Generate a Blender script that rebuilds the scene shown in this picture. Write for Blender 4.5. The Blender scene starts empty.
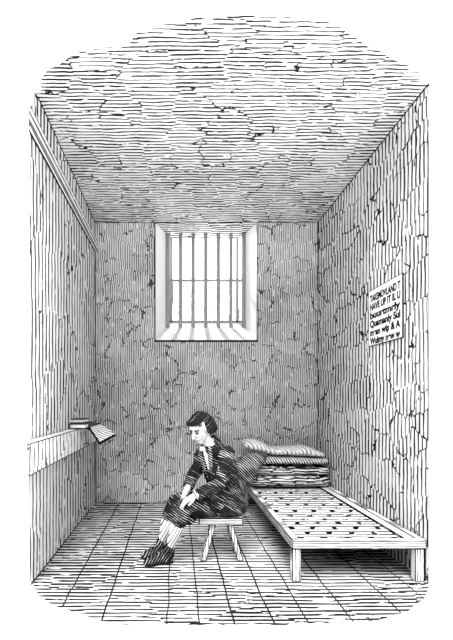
import bpy, bmesh, math, random
from mathutils import Vector, Matrix, noise
random.seed(7)
F = 450.0; HZ = 1.25; VX, VY = 176.0, 400.0

# ------------------------------------------------------------------ camera, world, light, exposure
scene = bpy.context.scene
cd = bpy.data.cameras.new('camera'); cam = bpy.data.objects.new('camera', cd)
scene.collection.objects.link(cam); scene.camera = cam
cam.location = (0, 0, HZ); cam.rotation_euler = (math.pi/2, 0, 0)
cd.sensor_fit = 'AUTO'; cd.sensor_width = 36.0; cd.lens = F/640*36.0
cd.shift_x = (226.5-VX)/640; cd.shift_y = (VY-320)/640
cd.clip_start = 0.05
w = bpy.data.worlds.new('world'); scene.world = w; w.use_nodes = True
w.node_tree.nodes['Background'].inputs[0].default_value = (1, 1, 1, 1)
wt = w.node_tree; wn_ = wt.nodes
def wmath(op, a, b=0.0, clamp=False):
    x = wn_.new('ShaderNodeMath'); x.operation = op; x.use_clamp = clamp
    for i, v in enumerate((a, b)):
        if isinstance(v, (int, float)): x.inputs[i].default_value = v
        else: wt.links.new(v, x.inputs[i])
    return x.outputs[0]
# overcast sky: white ahead and overhead, a dark band low down behind the viewer, added to deepen the shade under bed and stool
wtc = wn_.new('ShaderNodeTexCoord'); wsp = wn_.new('ShaderNodeSeparateXYZ'); wt.links.new(wtc.outputs['Generated'], wsp.inputs[0])
ramp = wn_.new('ShaderNodeValToRGB'); wt.links.new(wmath('MULTIPLY_ADD', wsp.outputs['Z'], 0.5), ramp.inputs[0])
ramp.inputs[0].links[0].from_node.inputs[2].default_value = 0.5
e = ramp.color_ramp.elements
e[0].position = 0.40; e[0].color = (.95, .95, .95, 1); e[1].position = 0.76; e[1].color = (1, 1, 1, 1)
for p_, c_ in ((0.49, .05), (0.65, .05)):
    q_ = e.new(p_); q_.color = (c_, c_, c_, 1)
back = wmath('MULTIPLY', wmath('ADD', wsp.outputs['Y'], 0.0), -4.0, True)
fac_ = wmath('ADD', wmath('MULTIPLY', wmath('SUBTRACT', ramp.outputs[0], 1.0), back), 1.0)
wt.links.new(wmath('MULTIPLY', fac_, 4.2), wn_['Background'].inputs[1])
sd = bpy.data.lights.new('sun', 'SUN'); sd.energy = 3.6; sd.angle = math.radians(22)
so = bpy.data.objects.new('sun', sd); scene.collection.objects.link(so)
so.rotation_euler = Vector((0.16, 0.60, -0.78)).to_track_quat('-Z', 'Y').to_euler()
wd = bpy.data.lights.new('window_light', 'POINT'); wd.energy = 450; wd.shadow_soft_size = 0.05
wo = bpy.data.objects.new('window_light', wd); scene.collection.objects.link(wo)
wo.location = (0.33, 6.75, 3.6)
vs = scene.view_settings
vs.view_transform = 'Standard'; vs.look = 'None'; vs.exposure = 0.0; vs.gamma = 1.0; vs.use_curve_mapping = False

# ------------------------------------------------------------------ node helpers
class NT:
    def __init__(s, name):
        s.m = bpy.data.materials.new(name); s.m.use_nodes = True
        s.t = s.m.node_tree; s.b = s.t.nodes['Principled BSDF']
        s.b.inputs['Roughness'].default_value = 1.0
        s.b.inputs['Specular IOR Level'].default_value = 0.0
    def n(s, kind, **kw):
        x = s.t.nodes.new(kind)
        for k, v in kw.items(): setattr(x, k, v)
        return x
    def put(s, sock, v):
        if hasattr(v, 'is_output') or isinstance(v, bpy.types.NodeSocket): s.t.links.new(v, sock)
        else: sock.default_value = v
    def ma(s, op, a, b=0.0, c=None, clamp=False):
        x = s.n('ShaderNodeMath', operation=op, use_clamp=clamp)
        s.put(x.inputs[0], a); s.put(x.inputs[1], b)
        if c is not None: s.put(x.inputs[2], c)
        return x.outputs[0]
    def dot(s, v, d):
        x = s.n('ShaderNodeVectorMath', operation='DOT_PRODUCT'); s.put(x.inputs[0], v); x.inputs[1].default_value = d
        return x.outputs['Value']
    def comb(s, a, b, c=0.0):
        x = s.n('ShaderNodeCombineXYZ')
        for i, v in enumerate((a, b, c)): s.put(x.inputs[i], v)
        return x.outputs[0]
    def noise(s, v, scale, detail=2.0):
        x = s.n('ShaderNodeTexNoise'); s.put(x.inputs['Vector'], v)
        x.inputs['Scale'].default_value = scale; x.inputs['Detail'].default_value = detail
        return x.outputs['Fac']
    def smooth(s, v, lo, hi, a=0.0, b=1.0):
        x = s.n('ShaderNodeMapRange', interpolation_type='SMOOTHSTEP')
        s.put(x.inputs['Value'], v); s.put(x.inputs['From Min'], lo); s.put(x.inputs['From Max'], hi)
        x.inputs['To Min'].default_value = a; x.inputs['To Max'].default_value = b
        return x.outputs[0]

PAPER = (0.74, 0.74, 0.74, 1); INK = (0.012, 0.012, 0.012, 1)
def hatch(name, across, along, pitch, duty=0.3, log=False, cell=None, crack=0.0, wob=0.5, wobs=3.0,
          duty_var=0.25, breaks=0.0, seams=None, paper=PAPER, ink=INK, soft=0.18, stretch=1.0, cwidth=0.04, space='Object',
          stain=None, clear=False):
    """Engraved line pattern printed on a surface: strokes run along `along`, repeat along `across`."""
    k = NT(name)
    tc = k.n('ShaderNodeTexCoord').outputs[space]
    a = k.dot(tc, across); b = k.dot(tc, along)
    if log: a = k.ma('LOGARITHM', a, math.e)
    # a in pitch units
    an = k.ma('DIVIDE', a, pitch)
    warpv = k.comb(k.ma('MULTIPLY', an, 0.12), k.ma('MULTIPLY', b, wobs))
    wv = k.ma('SUBTRACT', k.noise(warpv, 2.2, 3.0), 0.5)
    line_c = k.ma('MULTIPLY_ADD', wv, wob*2, an)
    ink_crack = None
    if cell:
        ca, cb = cell      # cell size: in pitches across, metres along
        n1 = k.ma('SUBTRACT', k.noise(k.comb(k.ma('MULTIPLY', an, 0.35), k.ma('MULTIPLY', b, 9.0)), 1.0, 3.0), 0.5)
        n2 = k.ma('SUBTRACT', k.noise(k.comb(k.ma('MULTIPLY', an, 0.5), k.ma('MULTIPLY', b, 3.0), 5.0), 1.0, 4.0), 0.5)
        cv = k.comb(k.ma('MULTIPLY_ADD', n1, 0.7, k.ma('DIVIDE', an, ca)), k.ma('MULTIPLY_ADD', n2, 0.9, k.ma('DIVIDE', b, cb)))
        vo = k.n('ShaderNodeTexVoronoi', voronoi_dimensions='2D', feature='F1'); k.put(vo.inputs['Vector'], cv); vo.inputs['Scale'].default_value = 1
        vo.inputs['Randomness'].default_value = 0.9
        sp = k.n('ShaderNodeSeparateColor'); k.put(sp.inputs[0], vo.outputs['Color'])
        line_c = k.ma('ADD', line_c, sp.outputs[0])
        duty_s = k.ma('MULTIPLY_ADD', k.ma('SUBTRACT', sp.outputs[1], 0.5), duty_var*duty, duty)
        ve = k.n('ShaderNodeTexVoronoi', voronoi_dimensions='2D', feature='DISTANCE_TO_EDGE'); k.put(ve.inputs['Vector'], cv); ve.inputs['Scale'].default_value = 1
        ve.inputs['Randomness'].default_value = 0.9
        if crack > 0:
            msk = k.smooth(k.noise(k.comb(k.ma('MULTIPLY', an, 0.2), k.ma('MULTIPLY', b, 4.0), 9.0), 1.3, 3.0), 0.62-crack*0.25, 0.66-crack*0.25)
            ink_crack = k.ma('MULTIPLY', k.smooth(ve.outputs['Distance'], cwidth*0.5, cwidth, 1.0, 0.0), msk)
    else:
        duty_s = duty
    dn = k.noise(k.comb(k.ma('MULTIPLY', an, 0.9), k.ma('MULTIPLY', b, 6.0*stretch), 2.0), 1.0, 3.0)
    duty_s = k.ma('MULTIPLY_ADD', k.ma('SUBTRACT', dn, 0.5), duty_var*1.6, duty_s)
    if stain:   # broad patches with denser strokes, with shapes of their own
        sn = k.smooth(k.noise(k.comb(k.ma('MULTIPLY', an, stain[1]), k.ma('MULTIPLY', b, stain[2]), 3.0), 1.0, 2.0), 0.42, 0.62)
        duty_s = k.ma('MULTIPLY_ADD', sn, stain[0], duty_s)
    fr = k.ma('FRACT', line_c)
    tri = k.ma('MULTIPLY', k.ma('ABSOLUTE', k.ma('SUBTRACT', fr, 0.5)), 2.0)
    ln = k.smooth(tri, k.ma('SUBTRACT', duty_s, soft), k.ma('ADD', duty_s, soft), 1.0, 0.0)
    if breaks > 0:
        bn = k.noise(k.comb(k.ma('MULTIPLY', an, 1.1), k.ma('MULTIPLY', b, 10.0*stretch), 7.0), 1.0, 2.0)
        ln = k.ma('MULTIPLY', ln, k.smooth(bn, 0.26+breaks*0.2, 0.30+breaks*0.2))
    tot = ln
    if ink_crack is not None: tot = k.ma('MAXIMUM', tot, ink_crack)
    if seams:
        wz = k.ma('MULTIPLY', k.ma('SUBTRACT', k.noise(tc, 3.0, 2.0), 0.5), 0.03)
        bb = k.ma('ADD', b, wz)
        for (pos, wd_) in seams:
            tot = k.ma('MAXIMUM', tot, k.smooth(k.ma('ABSOLUTE', k.ma('SUBTRACT', bb, pos)), wd_*0.5, wd_, 1.0, 0.0))
    mx = k.n('ShaderNodeMix', data_type='RGBA'); k.put(mx.inputs[0], tot)
    mx.inputs[6].default_value = paper; mx.inputs[7].default_value = ink
    k.put(k.b.inputs['Base Color'], mx.outputs[2])
    if clear: k.put(k.b.inputs['Alpha'], k.ma('MAXIMUM', tot, .06))   # clear glass between the streaks
    return k.m
def plain(name, v, rough=1.0, spec=0.0):
    k = NT(name); tc = k.n('ShaderNodeTexCoord').outputs['Object']
    nz = k.noise(tc, 60.0, 3.0)
    mx = k.n('ShaderNodeMix', data_type='RGBA'); k.put(mx.inputs[0], nz)
    mx.inputs[6].default_value = (v*0.85,)*3+(1,); mx.inputs[7].default_value = (min(1, v*1.12),)*3+(1,)
    k.put(k.b.inputs['Base Color'], mx.outputs[2]); k.b.inputs['Roughness'].default_value = rough
    k.b.inputs['Specular IOR Level'].default_value = spec
    return k.m

X, Y, Z = (1, 0, 0), (0, 1, 0), (0, 0, 1)
SEAMS = [(-.69, .008), (-.42, .008), (-.05, .006), (.135, .006), (.325, .008), (.545, .008), (.745, .007), (1.0, .008), (1.32, .008), (1.56, .006)]
M = {}
M['floor'] = hatch('floor_boards', Y, X, .0175, .52, log=True, cell=(9, .5), crack=.0, wob=.25, wobs=2.0, duty_var=.45, breaks=.4, seams=SEAMS, stretch=.6, paper=(.56,.56,.56,1))
M['ceiling'] = hatch('ceiling_plaster', Y, X, .0118, .40, log=True, cell=(8, .26), crack=.35, wob=.5, wobs=2.2, duty_var=.4, breaks=.4, stretch=.8, cwidth=.03)
M['wall_r'] = hatch('right_wall_plaster', Y, Z, .0165, .36, log=True, cell=(6, .20), crack=.5, wob=.25, wobs=2.5, duty_var=.4, breaks=.2, cwidth=.035, stretch=.7)
M['wall_l'] = hatch('left_wall_plaster', Y, Z, .0255, .36, log=True, cell=(6, .5), crack=.3, wob=.25, wobs=2.0, duty_var=.4, breaks=.3, stretch=.5, cwidth=.025)
M['wall_b'] = hatch('back_wall_plaster', X, Z, .0268, .38, cell=(11, .20), crack=.45, wob=.2, wobs=3.0, duty_var=.35, breaks=.35, stain=(.14, .05, 1.1), cwidth=.04, soft=.5, ink=(.05,.05,.05,1))
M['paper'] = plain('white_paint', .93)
M['ink'] = plain('black_ink', .012)
M['beam'] = hatch('beam_grain', (.75, 0, .66), Y, .034, .34, wob=.15, wobs=1.0, duty_var=.3, breaks=.2)
M['ledge'] = hatch('ledge_face', Y, Z, .0300, .22, log=True, cell=(6, .2), crack=.3, wob=.2, duty_var=.4, breaks=.5)
M['bar'] = plain('iron_bar', .32)
M['frame'] = plain('grey_frame', .35)
M['pane'] = hatch('streaked_glass_surface', X, Z, .034, .30, cell=(9, .9), wob=.15, duty_var=.5, breaks=.3, paper=(.95,.95,.95,1), soft=.12, clear=True)
M['wood_x'] = hatch('wood_grain_across', Z, X, .016, .46, wob=.2, duty_var=.4, breaks=.3)
M['wood_y'] = hatch('wood_grain_lengthwise', Z, Y, .018, .62, wob=.2, duty_var=.4, breaks=.2)
M['wood_ytop'] = hatch('wood_top_grain', X, Y, .022, .25, wob=.2, duty_var=.4, breaks=.2)
M['wood_z'] = hatch('wood_upright_grain', X, Z, .022, .28, wob=.2, duty_var=.4, breaks=.2)
M['deck'] = hatch('canvas_deck', Y, X, .0200, .42, log=True, wob=.25, duty_var=.35, breaks=.35)
M['coat'] = hatch('dark_coat_cloth', (.55, .3, .78), (.78, 0, -.55), .016, .93, wob=1.1, wobs=8, duty_var=.7, soft=.22, stain=(.22, .25, 6.0), stretch=1.4, paper=(.5,.5,.5,1))
M['sleeve'] = hatch('dark_sleeve_cloth', (.50, .2, .84), (.84, 0, -.5), .016, .87, wob=.9, wobs=8, duty_var=.5, soft=.25, stain=(.3, .2, 6.0))
M['breeches'] = hatch('breeches_cloth', (.55, .1, .83), (.83, 0, -.55), .0165, .86, wob=.6, wobs=5, duty_var=.6, soft=.22, stain=(.3, .3, 8.0))
M['stocking'] = hatch('ribbed_stocking', (.90, .2, -.40), (.40, 0, .92), .022, .24, wob=.15, duty_var=.4, soft=.2)
M['shoe'] = hatch('shoe_leather', (.8, .1, -.5), (.5, 0, .8), .018, .86, wob=.4, wobs=5, duty_var=.5, soft=.2, stain=(.15, .3, 8.0))
M['hair'] = hatch('dark_hair', (.6, .2, -.7), (.7, 0, .6), .014, 1.08, wob=1.0, wobs=8, duty_var=.5, soft=.2)
M['skin'] = hatch('face_skin', (.3, .2, .95), (.9, 0, -.3), .013, .06, wob=.4, wobs=6, duty_var=.5, soft=.15, paper=(.50, .50, .50, 1))
M['shirt'] = hatch('shirt_linen', Z, X, .02, .12, wob=.4, duty_var=.5)
M['lapel'] = hatch('lapel_cloth', (.5, 0, .85), (.85, 0, -.5), .016, .80, wob=.3, duty_var=.5)
M['sheet'] = hatch('folded_sheet', (.9, .3, .3), (-.3, .5, .8), .040, .2, wob=.4, wobs=4, duty_var=.5, breaks=.5)
M['rug'] = hatch('twisted_blanket', (.86, 0, .5), (-.5, 0, .86), .026, .46, wob=.3, duty_var=.5, stretch=2)
M['mattress'] = hatch('mattress_ticking', Z, X, .028, .46, cell=(3, .22), crack=.6, wob=.5, wobs=4, duty_var=.5, breaks=.2, stain=(.2, .3, 5.0), cwidth=.06)
M['drape'] = hatch('draped_cover', (.72, .1, .70), (.70, 0, -.72), .021, .72, wob=.4, wobs=3, duty_var=.4, stain=(.2, .3, 4.0))
M['notice'] = plain('notice_paper', .95)
M['page'] = hatch('printed_page', (.08, -.98, -.18), (.6, 0, -.8), .036, .33, wob=.2, duty_var=.3, breaks=.2)
M['page_edge'] = plain('page_edges', .92)
M['cover'] = plain('book_cover_and_shaded_page', .07)

# ------------------------------------------------------------------ object helpers
COL = scene.collection
def link(name, me, mats, parent=None, loc=(0, 0, 0)):
    o = bpy.data.objects.new(name, me); COL.objects.link(o)
    me.name = name
    for m in (mats if isinstance(mats, (list, tuple)) else [mats]): me.materials.append(m)
    o.location = loc
    if parent: o.parent = parent
    return o
def obj(name, bm, mats, parent=None, smooth=False, recalc=True):
    """bm is in world space; the object keeps its origin at the parent's so that nothing moves"""
    if recalc: bmesh.ops.recalc_face_normals(bm, faces=bm.faces)
    me = bpy.data.meshes.new(name); bm.to_mesh(me); bm.free()
    if smooth:
        for p in me.polygons: p.use_smooth = True
    o = link(name, me, mats)
    if parent:
        o.parent = parent; o.matrix_parent_inverse = Matrix.Translation(-Vector(parent.location))
    return o
def thing(name, label, cat, loc=(0, 0, 0), group=None):
    o = bpy.data.objects.new(name, None); COL.objects.link(o); o.location = loc; o.empty_display_size = .1
    return tag(o, label, cat, group)
def tag(o, label, cat, group=None):
    o['label'] = label; o['category'] = cat
    if group: o['group'] = group
    return o
def structure(o, label=None):
    o['kind'] = 'structure'
    if label: o['label'] = label
    return o
def hexa(bm, pts, edge=0.0):
    """solid from 8 points (4 of one side, 4 of the other); edge > 0 gives every face an inked border"""
    v = [bm.verts.new(p) for p in pts]
    fs = [bm.faces.new([v[i] for i in q]) for q in ((0,1,2,3), (7,6,5,4), (0,4,5,1), (1,5,6,2), (2,6,7,3), (3,7,4,0))]
    if edge:
        bmesh.ops.recalc_face_normals(bm, faces=fs)
        r = bmesh.ops.inset_individual(bm, faces=fs, thickness=edge, use_even_offset=True)
        for f in r['faces']: f.material_index = 1
        for f in fs: f.material_index = 0
    return fs
def box(bm, x0, x1, y0, y1, z0, z1, edge=0.0):
    return hexa(bm, [(x0,y0,z0), (x1,y0,z0), (x1,y1,z0), (x0,y1,z0), (x0,y0,z1), (x1,y0,z1), (x1,y1,z1), (x0,y1,z1)], edge)
def loft(bm, rings, n=20):
    """rings: (centre, u, v, ru, rv) -> closed tube of ellipses"""
    prev = None; first = None
    for (c, u, v, ru, rv) in rings:
        c = Vector(c); u = Vector(u).normalized(); v = Vector(v).normalized()
        ring = [bm.verts.new(c + u*ru*math.cos(2*math.pi*i/n) + v*rv*math.sin(2*math.pi*i/n)) for i in range(n)]
        if prev:
            for i in range(n): bm.faces.new((prev[i], prev[(i+1) % n], ring[(i+1) % n], ring[i]))
        else: first = ring
        prev = ring
    bm.faces.new(list(reversed(first))); bm.faces.new(prev)
def tube(bm, pts, rad, n=12, flat=1.0, ref=(0, 1, 0), round_ends=True):
    pts = [Vector(p) for p in pts]; rad = list(rad)
    if round_ends:
        d0 = (pts[0]-pts[1]).normalized(); d1 = (pts[-1]-pts[-2]).normalized()
        a = [(pts[0]+d0*rad[0]*.95, rad[0]*.3), (pts[0]+d0*rad[0]*.6, rad[0]*.8)]
        b = [(pts[-1]+d1*rad[-1]*.6, rad[-1]*.8), (pts[-1]+d1*rad[-1]*.95, rad[-1]*.3)]
        pts = [q[0] for q in a]+pts+[q[0] for q in b]; rad = [q[1] for q in a]+rad+[q[1] for q in b]
    rings = []
    for i, p in enumerate(pts):
        t = (pts[min(i+1, len(pts)-1)]-pts[max(i-1, 0)]).normalized()
        u = Vector(ref).cross(t)
        if u.length < .05: u = Vector((1, 0, .1)).cross(t)
        u.normalize(); v = t.cross(u).normalized()
        rings.append((p, u, v, rad[i], rad[i]*flat))
    loft(bm, rings, n)
def ball(bm, c, r, M3=None, seg=16):
    """ellipsoid; r = radii, M3 = 3x3 whose columns are its axes"""
    mat = Matrix.Translation(Vector(c)) @ ((M3 or Matrix.Identity(3)).to_4x4()) @ Matrix.Diagonal((r[0], r[1], r[2], 1))
    return bmesh.ops.create_uvsphere(bm, u_segments=seg, v_segments=seg//2+2, radius=1, matrix=mat)['verts']
def fuse(bm, voxel=.006, smooth=4):
    """melt overlapping closed shapes into one continuous skin"""
    me = bpy.data.meshes.new('tmp'); bmesh.ops.recalc_face_normals(bm, faces=bm.faces); bm.to_mesh(me); bm.free()
    o = bpy.data.objects.new('tmp', me); COL.objects.link(o)
    r = o.modifiers.new('r', 'REMESH'); r.mode = 'VOXEL'; r.voxel_size = voxel
    s = o.modifiers.new('s', 'SMOOTH'); s.factor = .5; s.iterations = smooth
    dg = bpy.context.evaluated_depsgraph_get(); dg.update()
    me2 = bpy.data.meshes.new_from_object(o.evaluated_get(dg))
    bpy.data.objects.remove(o); bpy.data.meshes.remove(me)
    out = bmesh.new(); out.from_mesh(me2); bpy.data.meshes.remove(me2)
    return out
def P(px, py, d): return Vector(((px-VX)*d/F, d, HZ-(py-VY)*d/F))
def slab(name, front, off, mats, taper):
    """wall slab: inner outline `front` (list of points), thickness vector `off`; where taper(p) the outer skin is set back so the broken edge thins out"""
    bm = bmesh.new()
    a = [bm.verts.new(p) for p in front]
    b = [bm.verts.new(Vector(p)+Vector(off)+Vector((0, taper(p), 0))) for p in front]
    n = len(a)
    bm.faces.new(a); bm.faces.new(list(reversed(b)))
    for i in range(n): bm.faces.new((a[i], b[i], b[(i+1) % n], a[(i+1) % n]))
    bmesh.ops.triangulate(bm, faces=[f for f in bm.faces if len(f.verts) > 4])
    return structure(obj(name, bm, mats))
def rj(a): return random.uniform(-a, a)

# ------------------------------------------------------------------ room shell
XL, XR, YB, ZC = -.983, 1.723, 5.46, 3.405
def on_floor(px, py):
    d = F*HZ/(py-VY); return ((px-VX)*d/F, d, 0)
def on_ceil(px, py):
    d = F*(ZC-HZ)/(VY-py); return ((px-VX)*d/F, d, ZC)
def ragged(pts, fn, amp=1.2, step=7):
    out = []
    for (x0, y0), (x1, y1) in zip(pts, pts[1:]):
        k = max(1, int(math.hypot(x1-x0, y1-y0)/step))
        for i in range(k):
            t = i/k; out.append(fn(x0+(x1-x0)*t+rj(amp*1.6), y0+(y1-y0)*t+rj(amp)))
    out.append(fn(*pts[-1])); return out
edge_f = ragged([(33, 585), (38, 597), (58, 607), (88, 616), (104, 624), (180, 625), (300, 624), (350, 622), (385, 619), (408, 612), (424, 600), (429, 588)], on_floor)
slab('floor', [(XL, YB, 0)]+edge_f+[(XR, 3.06, 0), (XR, YB, 0)], (0, 0, -.12), M['floor'], lambda p: .6 if p[1] < 3.2 else 0)
edge_c = ragged([(38, 92), (40, 80), (47, 70), (62, 60), (78, 53), (100, 49), (128, 46), (138, 33), (160, 26), (200, 18), (240, 14), (285, 17), (318, 20), (340, 26), (355, 38), (378, 50), (398, 60), (418, 72), (428, 85)], on_ceil, 1.6)
slab('ceiling', [(XL-.02, YB+.55, ZC), (XL-.02, YB, ZC), (XL-.02, 3.12, ZC)]+edge_c+[(XR+.02, 3.08, ZC), (XR+.02, YB, ZC), (XR+.02, YB+.55, ZC)], (0, 0, .12), M['ceiling'], lambda p: .5 if p[1] < 3.4 else 0)
yL = F*-XL/(VX-29.5)
left = [(XL, YB, 0)]
for i in range(40):
    z = i/39*3.22; left.append((XL, yL+rj(.012), z))
left += [(XL, 3.08, 3.28), (XL, 3.11, 3.34), (XL, 3.14, ZC), (XL, YB, ZC)]
slab('wall_left', left, (-.12, 0, 0), M['wall_l'], lambda p: .45 if p[1] < 3.4 else 0)
yR = F*XR/(428.5-VX)
right = [(XR, YB, 0)]+[(XR, yR+rj(.008), i/39*ZC) for i in range(40)]+[(XR, YB, ZC)]
slab('wall_right', right, (.12, 0, 0), M['wall_r'], lambda p: .3 if p[1] < 3.4 else 0)
# back wall with its deep window opening
WX0, WX1, WZ0, WZ1 = -.255, .983, 1.966, 3.395
bm = bmesh.new()
box(bm, XL, XR, YB, YB+.55, 0, WZ0); box(bm, XL, WX0, YB, YB+.55, WZ0, ZC); box(bm, WX1, XR, YB, YB+.55, WZ0, ZC)
structure(obj('wall_back', bm, M['wall_b']))
# splayed window embrasure
win = bpy.data.objects.new('window_1', None); COL.objects.link(win); win.location = (.36, YB, WZ0); structure(win)
IX0, IX1, IZ0, YI = -.080, .855, 2.285, YB+.49
def part(name, pts, mats, edge=0.0, par=win):
    bm = bmesh.new(); hexa(bm, pts, edge); return obj(name, bm, mats, par)
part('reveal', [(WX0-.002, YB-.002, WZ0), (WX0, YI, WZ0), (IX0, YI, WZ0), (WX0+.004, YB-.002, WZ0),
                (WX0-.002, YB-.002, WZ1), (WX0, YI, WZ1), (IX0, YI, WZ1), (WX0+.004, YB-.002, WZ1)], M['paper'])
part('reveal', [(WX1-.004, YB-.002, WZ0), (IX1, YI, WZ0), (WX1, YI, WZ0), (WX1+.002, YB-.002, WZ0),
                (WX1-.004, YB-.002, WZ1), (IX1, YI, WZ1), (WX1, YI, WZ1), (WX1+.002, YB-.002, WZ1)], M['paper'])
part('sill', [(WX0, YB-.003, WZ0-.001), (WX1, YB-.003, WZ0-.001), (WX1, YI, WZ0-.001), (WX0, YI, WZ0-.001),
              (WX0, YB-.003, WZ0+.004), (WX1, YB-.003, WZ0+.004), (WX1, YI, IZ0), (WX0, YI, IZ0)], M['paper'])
bm = bmesh.new()   # frame behind the bars
yf = YI-.03
box(bm, IX0-.03, IX0+.035, yf, yf+.05, IZ0-.02, WZ1); box(bm, IX1-.065, IX1-.03, yf, yf+.05, IZ0-.02, WZ1)
box(bm, IX0-.03, IX1+.03, yf, yf+.04, 2.815, 2.84)
box(bm, IX0-.03, IX1+.03, yf, yf+.04, 2.27, 2.295)
fr = obj('window_frame', bm, M['frame'], win)
bm = bmesh.new(); box(bm, IX0, IX1, yf+.012, yf+.022, 2.29, 2.82); obj('pane', bm, M['pane'], fr)
bm = bmesh.new(); box(bm, WX0, WX1, YB, YI, WZ1, ZC); obj('lintel', bm, M['ceiling'], win)
# thin inked joints where surfaces meet
def joint(name, pts, r):
    bm = bmesh.new(); tube(bm, pts, [r]*len(pts), 6); structure(obj(name, bm, M['ink']))
joint('trim_2', [(XR, 3.07+i*.24, ZC) for i in range(11)], .007)
joint('trim_3', [(XL, 3.2+i*.226, ZC) for i in range(11)], .007)
joint('trim_4', [(XL, yL+.02+i*.22, 0) for i in range(11)], .006)
joint('trim_5', [(XL, YB, 0), (XL, YB, 1.7), (XL, YB, ZC)], .006)
joint('trim_6', [(XR, YB, .0), (XR, YB, 1.7), (XR, YB, ZC)], .006)
joint('trim_7', [(XL, YB, ZC), (0, YB, ZC), (XR, YB, ZC)], .005)
joint('trim_8', [(XL, YB, 0), (0, YB, 0), (XR, YB, 0)], .006)
joint('trim_9', [(WX0, YB, ZC), (WX0, YB, WZ0)], .007)
joint('trim_10', [(WX1, YB, ZC), (WX1, YB, WZ0)], .005)
joint('trim_11', [(WX0, YB, WZ0), (WX1, YB, WZ0)], .012)
# beam high on the left wall
bm = bmesh.new()
hexa(bm, [(XL, 3.0, 3.04), (XL+.035, 2.89, 3.04), (XL+.035, YB, 3.04), (XL, YB, 3.04),
          (XL, 3.0, 3.165), (XL+.035, 2.89, 3.165), (XL+.035, YB, 3.165), (XL, YB, 3.165)], .006)
structure(obj('trim_1', bm, [M['beam'], M['ink']]), 'long beam running high along the left wall')

# ------------------------------------------------------------------ window bars
gr = thing('window_grille', 'row of seven iron window bars with a thin crossbar in the deep window', 'window bars', (.36, YI-.17, 2.16))
yb = YB+.34
zb = WZ0+(IZ0-WZ0)*(yb-YB)/(YI-YB)
for i in range(7):
    px = 168.0+i*(243.5-168.0)/6
    x = (px-VX)*yb/F
    bm = bmesh.new(); tube(bm, [(x, yb, zb-.01), (x, yb, 2.6), (x, yb, 3.0), (x, yb, WZ1)], [.024]*4, 10, round_ends=False)
    obj('bar', bm, M['bar'], gr, smooth=True)
bm = bmesh.new(); zc = HZ+(VY-280)*yb/F
tube(bm, [((168-VX)*yb/F, yb+.005, zc), ((243-VX)*yb/F, yb+.005, zc)], [.012]*2, 8, round_ends=False)
obj('crossbar', bm, M['frame'], gr, smooth=True)

# ------------------------------------------------------------------ ledge on the left wall and the books on it
bm = bmesh.new()
SX = -.895; SZ1, SZ0 = .983, .785
hexa(bm, [(XL, 3.02, SZ0), (SX, 2.70, SZ0), (SX, YB, SZ0), (XL, YB, SZ0), (XL, 3.02, SZ1), (SX, 2.70, SZ1), (SX, YB, SZ1), (XL, YB, SZ1)], .006)
tag(obj('wall_shelf', bm, [M['ledge'], M['ink']]), 'long narrow shelf with a deep pale front fixed along the left wall', 'shelf')
def book(name, label, x0, x1, y0, y1, z0, z1, rot, group=None):
    c = Vector(((x0+x1)/2, (y0+y1)/2, z0)); t = thing(name, label, 'book', c, group)
    def rotated(bm):
        bmesh.ops.rotate(bm, verts=bm.verts, cent=c, matrix=Matrix.Rotation(rot, 3, 'Z')); return bm
    h = z1-z0
    bm = bmesh.new(); box(bm, x0+.004, x1-.006, y0+.006, y1-.006, z0+.006, z1-.006); obj('pages', rotated(bm), M['page_edge'], t)
    bm = bmesh.new(); box(bm, x0, x1, y0, y1, z0, z0+.010); obj('cover', rotated(bm), M['ink'], t)
    bm = bmesh.new(); box(bm, x0, x1, y0, y1, z1-.010, z1); obj('cover', rotated(bm), M['cover'], t)
    bm = bmesh.new(); box(bm, x0-.004, x0+.004, y0, y1, z0, z1); obj('spine', rotated(bm), M['cover'], t)
book('book', 'thick closed book lying flat on the wall shelf, the lower of the two', -.980, -.835, 4.13, 4.33, SZ1, SZ1+.050, math.radians(3))
book('book', 'smaller closed book on top of the other, tilted across it', -.976, -.85, 4.18, 4.37, SZ1+.050, SZ1+.092, math.radians(-8))
t = thing('open_book', 'open book on the shelf edge, its ruled right page hanging over', 'book', (-.83, 4.45, SZ1))
A, B, C, D = P(89, 427, 4.36), P(101, 423, 4.58), P(116, 434, 4.5), P(100, 442.5, 4.28)
E, G = Vector((-.955, 4.42, SZ1+.05)), Vector((-.955, 4.62, SZ1+.06))
def sheet(name, q, th, mats, edge=0.0):
    q = [Vector(p) for p in q]; n = (q[1]-q[0]).cross(q[3]-q[0]).normalized()
    if n.z < 0: n = -n
    bm = bmesh.new(); hexa(bm, [p-n*th for p in q]+[p for p in q], edge); return obj(name, bm, mats, t)
def sub(a, b, k): return a+(b-a)*k
sheet('page_block', [A, B, C, D], .016, [M['page'], M['ink']], .008)
q = [Vector(p)-Vector((0, 0, .017)) for p in (A, B, C, D)]
sheet('cover', q, .006, M['ink'])
sheet('page_block', [E, G, B, A], .022, [M['cover'], M['ink']], .004)  # left page in the dark cover colour, its shade put into the material
q = [Vector(p)-Vector((0, 0, .024)) for p in (E, G, B, A)]
sheet('cover', q, .007, M['ink'])

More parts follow.
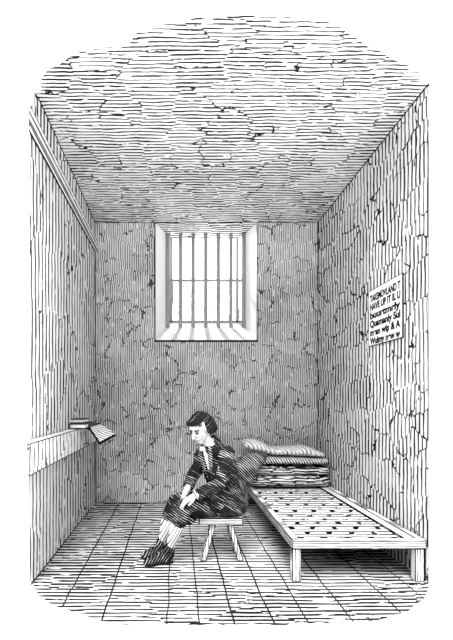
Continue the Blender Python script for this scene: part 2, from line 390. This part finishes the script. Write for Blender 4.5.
# ------------------------------------------------------------------ notice on the right wall
NX = XR-.002
nt = thing('wall_notice', 'white printed notice with six lines of dark lettering on the right wall', 'notice', (NX, 3.7, 1.72))
y0, y1, zl, zh = 3.40, 4.0, 1.722, 2.212
bm = bmesh.new(); box(bm, NX-.010, NX, y0, y1, zl, zh, .006); obj('sheet', bm, [M['notice'], M['ink']], nt)
lines = ['TAKEMOVLAND T', 'HAVE UP IT IL U', 'buurtmrly', 'Quamanly Sul', 'mean wip & A', 'Wulmy new w']
for i, s in enumerate(lines):
    cu = bpy.data.curves.new('lettering', 'FONT'); cu.body = s; cu.size = .094; cu.extrude = .0006; cu.offset = .004
    o = bpy.data.objects.new('tmp', cu); COL.objects.link(o)
    dg = bpy.context.evaluated_depsgraph_get(); dg.update()
    me = bpy.data.meshes.new_from_object(o.evaluated_get(dg)); bpy.data.objects.remove(o); bpy.data.curves.remove(cu)
    xs = [v.co.x for v in me.vertices]; wdt = max(xs)-min(xs); x_0 = min(xs)
    zt = zh-.105-i*.074
    for v in me.vertices:
        u = (v.co.x-x_0)/wdt; h = v.co.y*.85; e = v.co.z
        v.co = (NX-.0112-e, (y1-.035)-u*.535, zt+h)
    o = link('lettering', me, M['ink'], None); o.parent = nt; o.matrix_parent_inverse = Matrix.Translation(-nt.location)

# ------------------------------------------------------------------ bed
bed = thing('bed', 'low wooden bedstead with a perforated deck standing along the right wall', 'bed', (1.25, 4.2, 0))
bx0, bx1, by0, by1, bz0, bz1 = .80, 1.715, 3.085, 5.36, .226, .291
W2 = [M['wood_y'], M['ink']]
def part_box(name, *a, mats, par=bed, edge=.004):
    bm = bmesh.new(); box(bm, *a, edge); return obj(name, bm, mats, par)
part_box('side_rail', bx0, bx0+.05, by0+.04, by1, bz0, bz1, mats=W2)
part_box('side_rail', bx1-.05, bx1, by0+.04, by1, bz0, bz1, mats=W2)
part_box('foot_rail', bx0, bx1, by0, by0+.04, bz0, bz1, mats=[M['wood_x'], M['ink']])
part_box('head_rail', bx0, bx1, by1, by1+.04, bz0, bz1, mats=[M['wood_x'], M['ink']])
part_box('side_batten', bx1-.12, bx1-.055, by0+.045, by1, bz1-.03, bz1-.004, mats=[M['wood_ytop'], M['ink']])
for (xa, xb, ya) in ((bx0+.0, bx0+.06, by0+.01), (bx1-.115, bx1-.005, by0+.01), (bx0+.005, bx0+.06, by1-.06), (bx1-.07, bx1-.01, by1-.06)):
    if xb-xa > .08:
        part_box('leg', xa+.045, xb, ya, ya+.06, 0, bz0, mats=[M['wood_z'], M['ink']], edge=.006)
    else: part_box('leg', xa, xb, ya, ya+.06, 0, bz0, mats=[M['wood_z'], M['ink']], edge=.005)
# deck: canvas pierced with rows of eyelet slots
bm = bmesh.new()
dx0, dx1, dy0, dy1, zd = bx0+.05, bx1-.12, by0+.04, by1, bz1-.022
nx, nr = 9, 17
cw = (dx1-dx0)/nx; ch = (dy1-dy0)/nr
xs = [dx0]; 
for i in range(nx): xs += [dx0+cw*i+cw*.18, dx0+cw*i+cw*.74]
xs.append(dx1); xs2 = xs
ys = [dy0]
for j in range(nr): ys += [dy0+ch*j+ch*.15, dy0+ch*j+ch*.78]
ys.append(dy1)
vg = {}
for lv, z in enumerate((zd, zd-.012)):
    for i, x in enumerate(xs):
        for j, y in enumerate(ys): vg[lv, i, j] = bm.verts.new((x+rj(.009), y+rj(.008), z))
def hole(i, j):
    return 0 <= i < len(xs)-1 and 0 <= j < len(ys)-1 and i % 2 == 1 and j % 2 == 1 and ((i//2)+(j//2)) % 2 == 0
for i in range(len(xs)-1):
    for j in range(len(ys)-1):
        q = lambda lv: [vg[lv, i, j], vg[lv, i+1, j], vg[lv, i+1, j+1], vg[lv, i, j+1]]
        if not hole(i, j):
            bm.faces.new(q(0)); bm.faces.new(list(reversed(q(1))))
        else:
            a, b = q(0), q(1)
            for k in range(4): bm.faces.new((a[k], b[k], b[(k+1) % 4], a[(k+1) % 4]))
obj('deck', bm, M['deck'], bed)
bm = bmesh.new(); box(bm, dx0, dx1+.07, dy0, dy1, bz0+.004, bz0+.014); obj('slot_shade_sheet', bm, plain('slot_shade', .03), bed)  # near-black sheet added under the slots, standing in for the shade below

# ------------------------------------------------------------------ bedding
def bundle(name, label, cat, mat, x0, x1, y0, y1, top, bot, amp=.01, sq=2.6, seed=1, nx=44, ns=36, parent=None, endr=.12):
    """soft folded layer: rounded cross sections swept along x; top/bot are functions of 0..1"""
    bm = bmesh.new(); prev = None
    for i in range(nx+1):
        t = i/nx; x = x0+(x1-x0)*t
        e = min(1, min(t, 1-t)/endr); k = math.sqrt(max(0.02, 1-(1-e)**2))
        zt, zb_ = top(t), bot(t); cz = (zt+zb_)/2; hz = (zt-zb_)/2*(.55+.45*k); hy = (y1-y0)/2*(.8+.2*k); cy = (y0+y1)/2
        ring = []
        for s in range(ns):
            a = 2*math.pi*s/ns; c, sn = math.cos(a), math.sin(a)
            c2 = math.copysign(abs(c)**(2/sq), c); s2 = math.copysign(abs(sn)**(2/sq), sn)
            p = Vector((x, cy+hy*c2, cz+hz*s2))
            nn = noise.noise(p*9+Vector((seed*7, 0, 0)))*amp+noise.noise(p*22)*amp*.4
            p += Vector((0, c2, s2 if s2 > -.2 else 0))*nn
            ring.append(bm.verts.new(p))
        if prev:
            for s in range(ns): bm.faces.new((prev[s], prev[(s+1) % ns], ring[(s+1) % ns], ring[s]))
        else: bm.faces.new(list(reversed(ring)))
        prev = ring
    bm.faces.new(prev)
    o = obj(name, bm, mat, parent, smooth=True)
    if label: tag(o, label, cat)
    return o
def piece(v): # interpolate list of (t, z)
    def f(t):
        for (a, za), (b, zb_) in zip(v, v[1:]):
            if t <= b: 
                k = (t-a)/(b-a); k = k*k*(3-2*k); return za+(zb_-za)*k
        return v[-1][1]
    return f
mt = thing('folded_mattress', 'thick folded mattress at the head of the bed, lowest of the bedding', 'mattress', (1.3, 5.15, bz1))
base = bz1+.001
bundle('mattress_fold', None, None, M['mattress'], .80, 1.70, 4.90, 5.40, lambda t: base+.125, lambda t: base-.004, .016, 3.2, 1, parent=mt)
bundle('mattress_fold', None, None, M['mattress'], .84, 1.69, 4.92, 5.39, piece([(0, base+.235), (1, base+.225)]), lambda t: base+.118, .014, 3.0, 2, parent=mt)
bundle('rolled_blanket', 'coarse twisted blanket folded between the mattress and the white sheet', 'blanket', M['rug'], .90, 1.68, 4.92, 5.37,
       piece([(0, base+.345), (.35, base+.33), (1, base+.32)]), lambda t: base+.240, .009, 2.6, 3)
bundle('folded_sheet', 'white folded sheet with a raised left end on top of the bedding', 'sheet', M['sheet'], .76, 1.64, 4.93, 5.34,
       piece([(0, base+.505), (.14, base+.51), (.38, base+.425), (.62, base+.425), (.78, base+.44), (1, base+.375)]),
       piece([(0, base+.41), (.2, base+.37), (.4, base+.343), (1, base+.325)]), .012, 2.6, 4, endr=.07)
# dark cover sagging over the left end of the heap
bm = bmesh.new()
tube(bm, [P(262, 458, 4.88), P(257, 460, 4.86), P(250, 464, 4.86), P(246, 472, 4.80), P(248, 478, 4.78)], [.05, .085, .115, .12, .07], 16)
tube(bm, [P(256, 458, 5.0), P(249, 459, 5.0), P(244, 465, 4.95), P(242, 472, 4.9)], [.05, .085, .10, .09], 16)
bm = fuse(bm, .012, 3)
for v in bm.verts:
    v.co += Vector((1, -.6, .5))*noise.noise(Vector((v.co.x*6, v.co.y*6, v.co.z*6)))*.02
tag(obj('draped_cover', bm, M['drape'], smooth=True), 'dark hatched cover sagging over the left end of the bedding heap', 'blanket')

# ------------------------------------------------------------------ stool
st = thing('stool', 'small low wooden stool under the seated man', 'stool', (.37, 3.62, 0))
sy0, sy1 = 3.43, 3.76
zs1 = HZ-(518-VY)*sy0/F; zs0 = HZ-(525-VY)*sy0/F
xs0, xs1 = (199-VX)*sy0/F, (243-VX)*sy0/F
bm = bmesh.new(); box(bm, xs0, xs1, sy0, sy1, zs0, zs1, .006); obj('seat', bm, [M['wood_x'], M['ink']], st)
def leg(xt, xb, yt, yb_, wx=.044, wy=.045):
    bm = bmesh.new()
    hexa(bm, [(xb-wx/2, yb_, 0), (xb+wx/2, yb_, 0), (xb+wx/2, yb_+wy, 0), (xb-wx/2, yb_+wy, 0),
              (xt-wx/2, yt, zs0), (xt+wx/2, yt, zs0), (xt+wx/2, yt+wy, zs0), (xt-wx/2, yt+wy, zs0)], .006)
    obj('leg', bm, [M['wood_z'], M['ink']], st)
leg((213-VX)*3.52/F, (203-VX)*3.52/F, 3.47, 3.49); leg((229.5-VX)*3.52/F, (240-VX)*3.52/F, 3.47, 3.49)
leg((227-VX)*3.66/F, (236-VX)*3.70/F, 3.66, 3.68)

# ------------------------------------------------------------------ the seated man
man = thing('person', 'seated man in a dark coat, breeches and pale stockings, head bowed, hands on his knees', 'person', (.30, 3.58, 0))
fa = math.radians(34)
FW = Vector((-math.cos(fa), -math.sin(fa), 0)); LF = Vector((math.sin(fa), -math.cos(fa), 0)); UP = Vector((0, 0, 1))
pel, wai, che, nek, hed = P(224, 503, 3.62), P(224, 488, 3.62), P(219, 463, 3.58), P(211, 446, 3.54), P(200.5, 428.5, 3.48)
sn, sf = P(227, 455, 3.42), P(203, 453, 3.70)           # near / far shoulder
en, ef = P(219.5, 484, 3.32), P(191, 480, 3.62)         # elbows
wn, wf = P(196, 495, 3.30), P(186, 491, 3.50)           # wrists
hn, hf = P(223, 504, 3.50), P(214, 500, 3.68)           # hips
kn, kf = P(185, 507, 3.36), P(173.5, 503, 3.54)         # knees
an_, af = P(169, 549, 3.44), P(161.5, 544, 3.58)        # ankles

# head: sculpted ellipsoid facing fwd, bowed
pitch = math.radians(30); ha = math.radians(46)
hF = Vector((-math.cos(ha), -math.sin(ha), 0)); hL = Vector((math.sin(ha), -math.cos(ha), 0))
hFd = (hF*math.cos(pitch)-UP*math.sin(pitch)).normalized(); hU = hL.cross(hFd).normalized()
if hU.z < 0: hU = -hU
HM = Matrix((hFd, hL, hU)).transposed()     # columns: forward, left, up
def H(f, l, u): return hed+hFd*f+hL*l+hU*u
def head_shape(bm):
    ball(bm, H(-.012, 0, .030), (.092, .073, .085), HM, 28)      # skull
    ball(bm, H(.030, 0, -.030), (.055, .055, .075), HM, 20)      # face
    ball(bm, H(.050, 0, -.086), (.026, .028, .022), HM, 14)      # chin
    ball(bm, H(.062, 0, .042), (.022, .050, .026), HM, 14)       # brow
    for s in (-1, 1):
        ball(bm, H(.056, s*.035, -.022), (.024, .022, .022), HM, 12)   # cheek bones
        ball(bm, H(-.012, s*.074, -.004), (.018, .008, .028), HM, 12)  # ears
    tube(bm, [H(.080, 0, .022), H(.094, 0, 0), H(.106, 0, -.018)], [.009, .011, .014], 10, ref=hL)  # nose
    ball(bm, H(.078, 0, -.054), (.012, .022, .006), HM, 10); ball(bm, H(.076, 0, -.064), (.011, .018, .006), HM, 10)  # lips
def finger(bm, base, d, n, length, r, curl):
    pts = [base]; dd = Vector(d)
    for k in range(3):
        ang = curl*(.5+.45*k); dd = (dd*math.cos(ang)-n*math.sin(ang)).normalized()
        pts.append(pts[-1]+dd*length*(.44, .32, .24)[k])
    tube(bm, pts, [r, r*.95, r*.88, r*.75], 8)
def hand(bm, w_, d, n, side):
    d = Vector(d).normalized(); n = Vector(n); n = (n-d*n.dot(d)).normalized(); s = d.cross(n).normalized()*side
    Mh = Matrix((d, s, n)).transposed()
    ball(bm, w_+d*.045, (.050, .038, .016), Mh, 16); tube(bm, [w_-d*.03, w_+d*.012], [.026, .026], 12)
    for i, (o_, L_) in enumerate(((.029, .068), (.010, .078), (-.010, .072), (-.028, .056))):
        finger(bm, w_+d*(.080-.006*abs(i-1))+s*o_, (d+s*o_*2.5).normalized(), n, L_, .0092, .42)
    b = w_+d*.022+s*.030
    tube(bm, [b, b+(d*.6+s*.8).normalized()*.030-n*.004, b+(d*.9+s*.5).normalized()*.060-n*.014], [.013, .011, .009], 8)
body = bmesh.new()
head_shape(body)
tube(body, [H(-.030, 0, -.03), nek+Vector((0, 0, -.01)), che+Vector((0, 0, .05))], [.050, .052, .06], 16)
def torso(bm, k=1.0, low=True):
    loft(bm, [(nek+UP*.01, LF, FW, .055*k, .055*k), (nek-UP*.035, LF, FW, .13*k, .075*k), (che+UP*.03, LF, FW, .175*k, .098*k), (che-UP*.05, LF, FW, .175*k, .118*k),
              (wai, LF, FW, .150*k, .112*k), (pel, LF, FW, .165*k, .115*k), (pel-UP*.05, LF, FW, .14*k, .10*k)], 28)
torso(body, .86)
for (s_, e_, w_) in ((sn, en, wn), (sf, ef, wf)): tube(body, [s_, (s_+e_)/2, e_, (e_+w_)/2, w_], [.044, .042, .036, .034, .026], 14)
for (h_, k_, a_) in ((hn, kn, an_), (hf, kf, af)): tube(body, [h_, (h_+k_)/2, k_, k_*.6+a_*.4, a_], [.070, .062, .050, .046, .030], 16)
for a_, toe in ((an_, P(147, 562, 3.40)), (af, P(143, 556, 3.55))): tube(body, [a_-UP*.02, a_.lerp(toe, .25)-UP*.045+Vector((.01,.012,0)), a_.lerp(toe, .6)-UP*.026+Vector((0,.015,0))], [.020, .014, .010], 12)
hand(body, wn, Vector((-.80, .0, -.42)), Vector((-.35, -.25, .9)), -1)
hand(body, wf+Vector((0, -.01, .0)), Vector((-.35, -.25, -.75)), Vector((-.85, -.2, .5)), 1)
body = fuse(body, .0045, 2)
bo = obj('body', body, M['skin'], man, smooth=True)
for s, lab in ((-1, 0), (1, 0)):   # eyes, brows
    bm = bmesh.new(); ball(bm, H(.0745, s*.027, .006), (.009, .013, .006), HM, 12); obj('eye', bm, M['ink'], man, smooth=True)
    bm = bmesh.new(); tube(bm, [H(.080, s*.012, .022), H(.081, s*.028, .030), H(.068, s*.046, .026)], [.005, .006, .004], 8); obj('eyebrow', bm, M['hair'], man, smooth=True)
bm = bmesh.new(); tube(bm, [H(.079, -.02, -.059), H(.088, 0, -.058), H(.079, .02, -.059)], [.003, .004, .003], 6); obj('mouth', bm, M['ink'], man, smooth=True)
# hair: curls over the crown, back, sideburns
bm = bmesh.new(); rnd = random.Random(5)
ball(bm, H(-.028, 0, .034), (.086, .078, .080), HM, 24)
ball(bm, H(-.055, 0, -.025), (.058, .074, .065), HM, 18)
for i in range(90):
    th = rnd.uniform(-2.6, 2.6); ph = rnd.uniform(-.5, 1.35)
    fdir = math.cos(th+math.pi)*math.cos(ph)
    if fdir > .35 and ph < .62: continue
    p = H(-.026+.084*fdir, .078*math.sin(th)*math.cos(ph), .030+.080*math.sin(ph))
    ball(bm, p, (.013+rnd.random()*.010,)*3, None, 8)
for s in (-1, 1):   # long locks falling over the ears to the collar
    for k in range(6): tube(bm, [H(-.012-.012*k, s*.078, .04), H(-.014-.013*k, s*.086, -.02), H(-.022-.012*k, s*.076, -.052), H(-.030-.011*k, s*.062, -.074+.01*(k % 2))], [.015, .016, .015, .011], 8)
for s in (-1, 1):
    for k in range(7): ball(bm, H(-.004-.004*k*(k > 3), s*(.074-.002*k), .035-.020*k), (.014, .012, .018), HM, 8)
    for k in range(4 if s < 0 else 2): ball(bm, H(.050-.006*k, s*(.050+.007*k), .082-.016*k), (.018, .016, .018), HM, 8)
ball(bm, H(.026, 0, .080), (.055, .058, .036), HM, 16)
for k in range(8): ball(bm, H(.056, -.045+.013*k, .080+.006*math.sin(k*2)), (.020, .013, .018), HM, 8)
obj('hair', fuse(bm, .005, 1), M['hair'], man, smooth=True)
# coat
bm = bmesh.new()
torso(bm, 1.0)
loft(bm, [(wai+UP*.02, LF, FW, .150, .12), (P(224, 497, 3.60), LF, FW, .185, .150), (P(223, 505, 3.585), LF, FW, .20, .17), (P(224, 509.5, 3.58), LF, FW, .195, .165), (P(224, 511, 3.58), LF, FW, .17, .15)], 28)
tube(bm, [P(232, 498, 3.62), P(238, 502, 3.62), P(246, 508, 3.60)], [.07, .045, .010], 14)
tube(bm, [P(229, 500, 3.55), P(237, 507, 3.50), P(241, 512, 3.46)], [.05, .030, .014], 14)
tube(bm, [nek-UP*.02-FW*.02, nek+UP*.035-FW*.028], [.085, .062], 16)
tube(bm, [hn, hn*.45+kn*.55], [.08, .074], 16)
coat = obj('coat', fuse(bm, .006, 4), M['coat'], man, smooth=True)
for (s_, e_, w_) in ((sn, en, wn), (sf, ef, wf)):
    bm = bmesh.new()
    d = (e_-s_); m1 = s_+d*.5+Vector((.012, 0, 0))
    tube(bm, [s_-d*.04, s_+d*.18, m1, e_, e_*.5+w_*.5, w_*.92+e_*.08], [.062, .064, .055, .050, .045, .040], 18)
    bm = fuse(bm, .006, 3)
    for v in bm.verts: v.co += (v.co-(s_+e_)/2).normalized()*noise.noise(v.co*26)*.010
    obj('sleeve', bm, M['sleeve'], man, smooth=True)
    bm = bmesh.new(); dd = (w_-e_).normalized(); tube(bm, [w_-dd*.028, w_+dd*.004], [.037, .036], 16, round_ends=False)
    obj('cuff', bm, M['shirt'], man, smooth=True)
# shirt front, cravat and lapels lie on the chest
def chest(l, u): # point on the front of the torso: l to his left, u up from the chest centre
    z = u; base_ = che.lerp(nek, max(0, min(1, u/.14))) if u > 0 else che.lerp(wai, min(1, -u/.2))
    ry = .118 if u < .02 else .118-(u-.02)*.42
    rx = .175 if u < .05 else .175-(u-.05)*.9
    c = max(.1, math.sqrt(max(0, 1-(l/rx)**2)))
    return base_+LF*l+FW*(ry*c)
bm = bmesh.new(); tube(bm, [chest(.005, .10), chest(.01, .04), chest(.012, -.03), chest(.012, -.10)], [.022, .019, .015, .006], 12, flat=.6, ref=FW); obj('shirt_front', bm, M['shirt'], man, smooth=True)
bm = bmesh.new(); loft(bm, [(nek+UP*.002, LF, FW, .062, .064), (nek+UP*.030+FW*.006, LF, FW, .058, .060)], 20)
ball(bm, chest(.0, .125)+FW*.02, (.024, .03, .02), None, 12); obj('cravat', fuse(bm, .005, 2), M['shirt'], man, smooth=True)
for s in (-1, 1):
    bm = bmesh.new(); tube(bm, [chest(s*.055, .13), chest(s*.062, .07)+FW*.008, chest(s*.048, 0)+FW*.008, chest(s*.022, -.11)+FW*.002], [.018, .026, .024, .008], 12, flat=.45, ref=FW)
    obj('lapel', bm, M['lapel'], man, smooth=True)
# breeches
bm = bmesh.new()
hem_n, hem_f = kn.lerp(an_, .36), kf.lerp(af, .36)
tube(bm, [hn, hn.lerp(kn, .5), kn+UP*.004, kn.lerp(hem_n, .6), hem_n], [.080, .078, .066, .062, .058], 20)
tube(bm, [hf, hf.lerp(kf, .5), kf+UP*.004, kf.lerp(hem_f, .6), hem_f], [.072, .078, .064, .060, .056], 20)
ball(bm, pel+UP*.02, (.13, .14, .07), None, 18)
tube(bm, [P(202, 507, 3.46), P(194, 516, 3.44), P(189, 523, 3.42)], [.06, .035, .02], 14)
bm = fuse(bm, .006, 2)
for v in bm.verts: v.co += Vector((0, 0, 1))*noise.noise(v.co*24)*.010
obj('breeches', bm, M['breeches'], man, smooth=True)
for h_, a_ in ((hem_n, an_), (hem_f, af)):
    bm = bmesh.new(); tube(bm, [h_+(h_-a_)*.1, h_.lerp(a_, .25), h_.lerp(a_, .6), a_], [.050, .054, .041, .028], 20); obj('stocking', bm, M['stocking'], man, smooth=True)
for a_, heel, toe in ((an_, P(171, 560, 3.47), P(145, 562.5, 3.40)), (af, P(163, 556, 3.60), P(142, 556, 3.545))):
    sh = bmesh.new(); hz_ = Vector((heel.x, heel.y, 0)); tz = Vector((toe.x, toe.y, 0)); d = (tz-hz_)
    s = Vector((d.y, -d.x, 0)).normalized()
    rings = []
    for t_, w_, h_ in ((-.06, .018, .030), (0, .032, .040), (.2, .037, .046), (.45, .038, .044), (.7, .043, .034), (.9, .038, .026), (1.04, .020, .016)):
        rings.append((hz_+d*t_+UP*h_*.98, s, UP, w_, h_))
    loft(sh, rings, 18)
    tube(sh, [a_+UP*.02, a_, hz_+d*.12+UP*.05], [.042, .047, .046], 16)
    sh = fuse(sh, .0055, 2)
    for v in sh.verts: v.co.z = max(v.co.z, .001)
    so_ = obj('shoe', sh, M['shoe'], man, smooth=True)
    bm = bmesh.new(); n_ = 22
    prof = [(-.05, .030), (.08, .038), (.3, .036), (.5, .040), (.72, .047), (.9, .042), (1.03, .022)]
    ring = [hz_+d*t_+s*w_ for t_, w_ in prof]+[hz_+d*t_-s*w_ for t_, w_ in reversed(prof)]
    lo = [bm.verts.new(p) for p in ring]; hi = [bm.verts.new(p+UP*.010) for p in ring]
    bm.faces.new(list(reversed(lo))); bm.faces.new(hi)
    for i in range(len(lo)): bm.faces.new((lo[i], lo[(i+1) % len(lo)], hi[(i+1) % len(lo)], hi[i]))
    obj('sole', bm, M['ink'], so_)
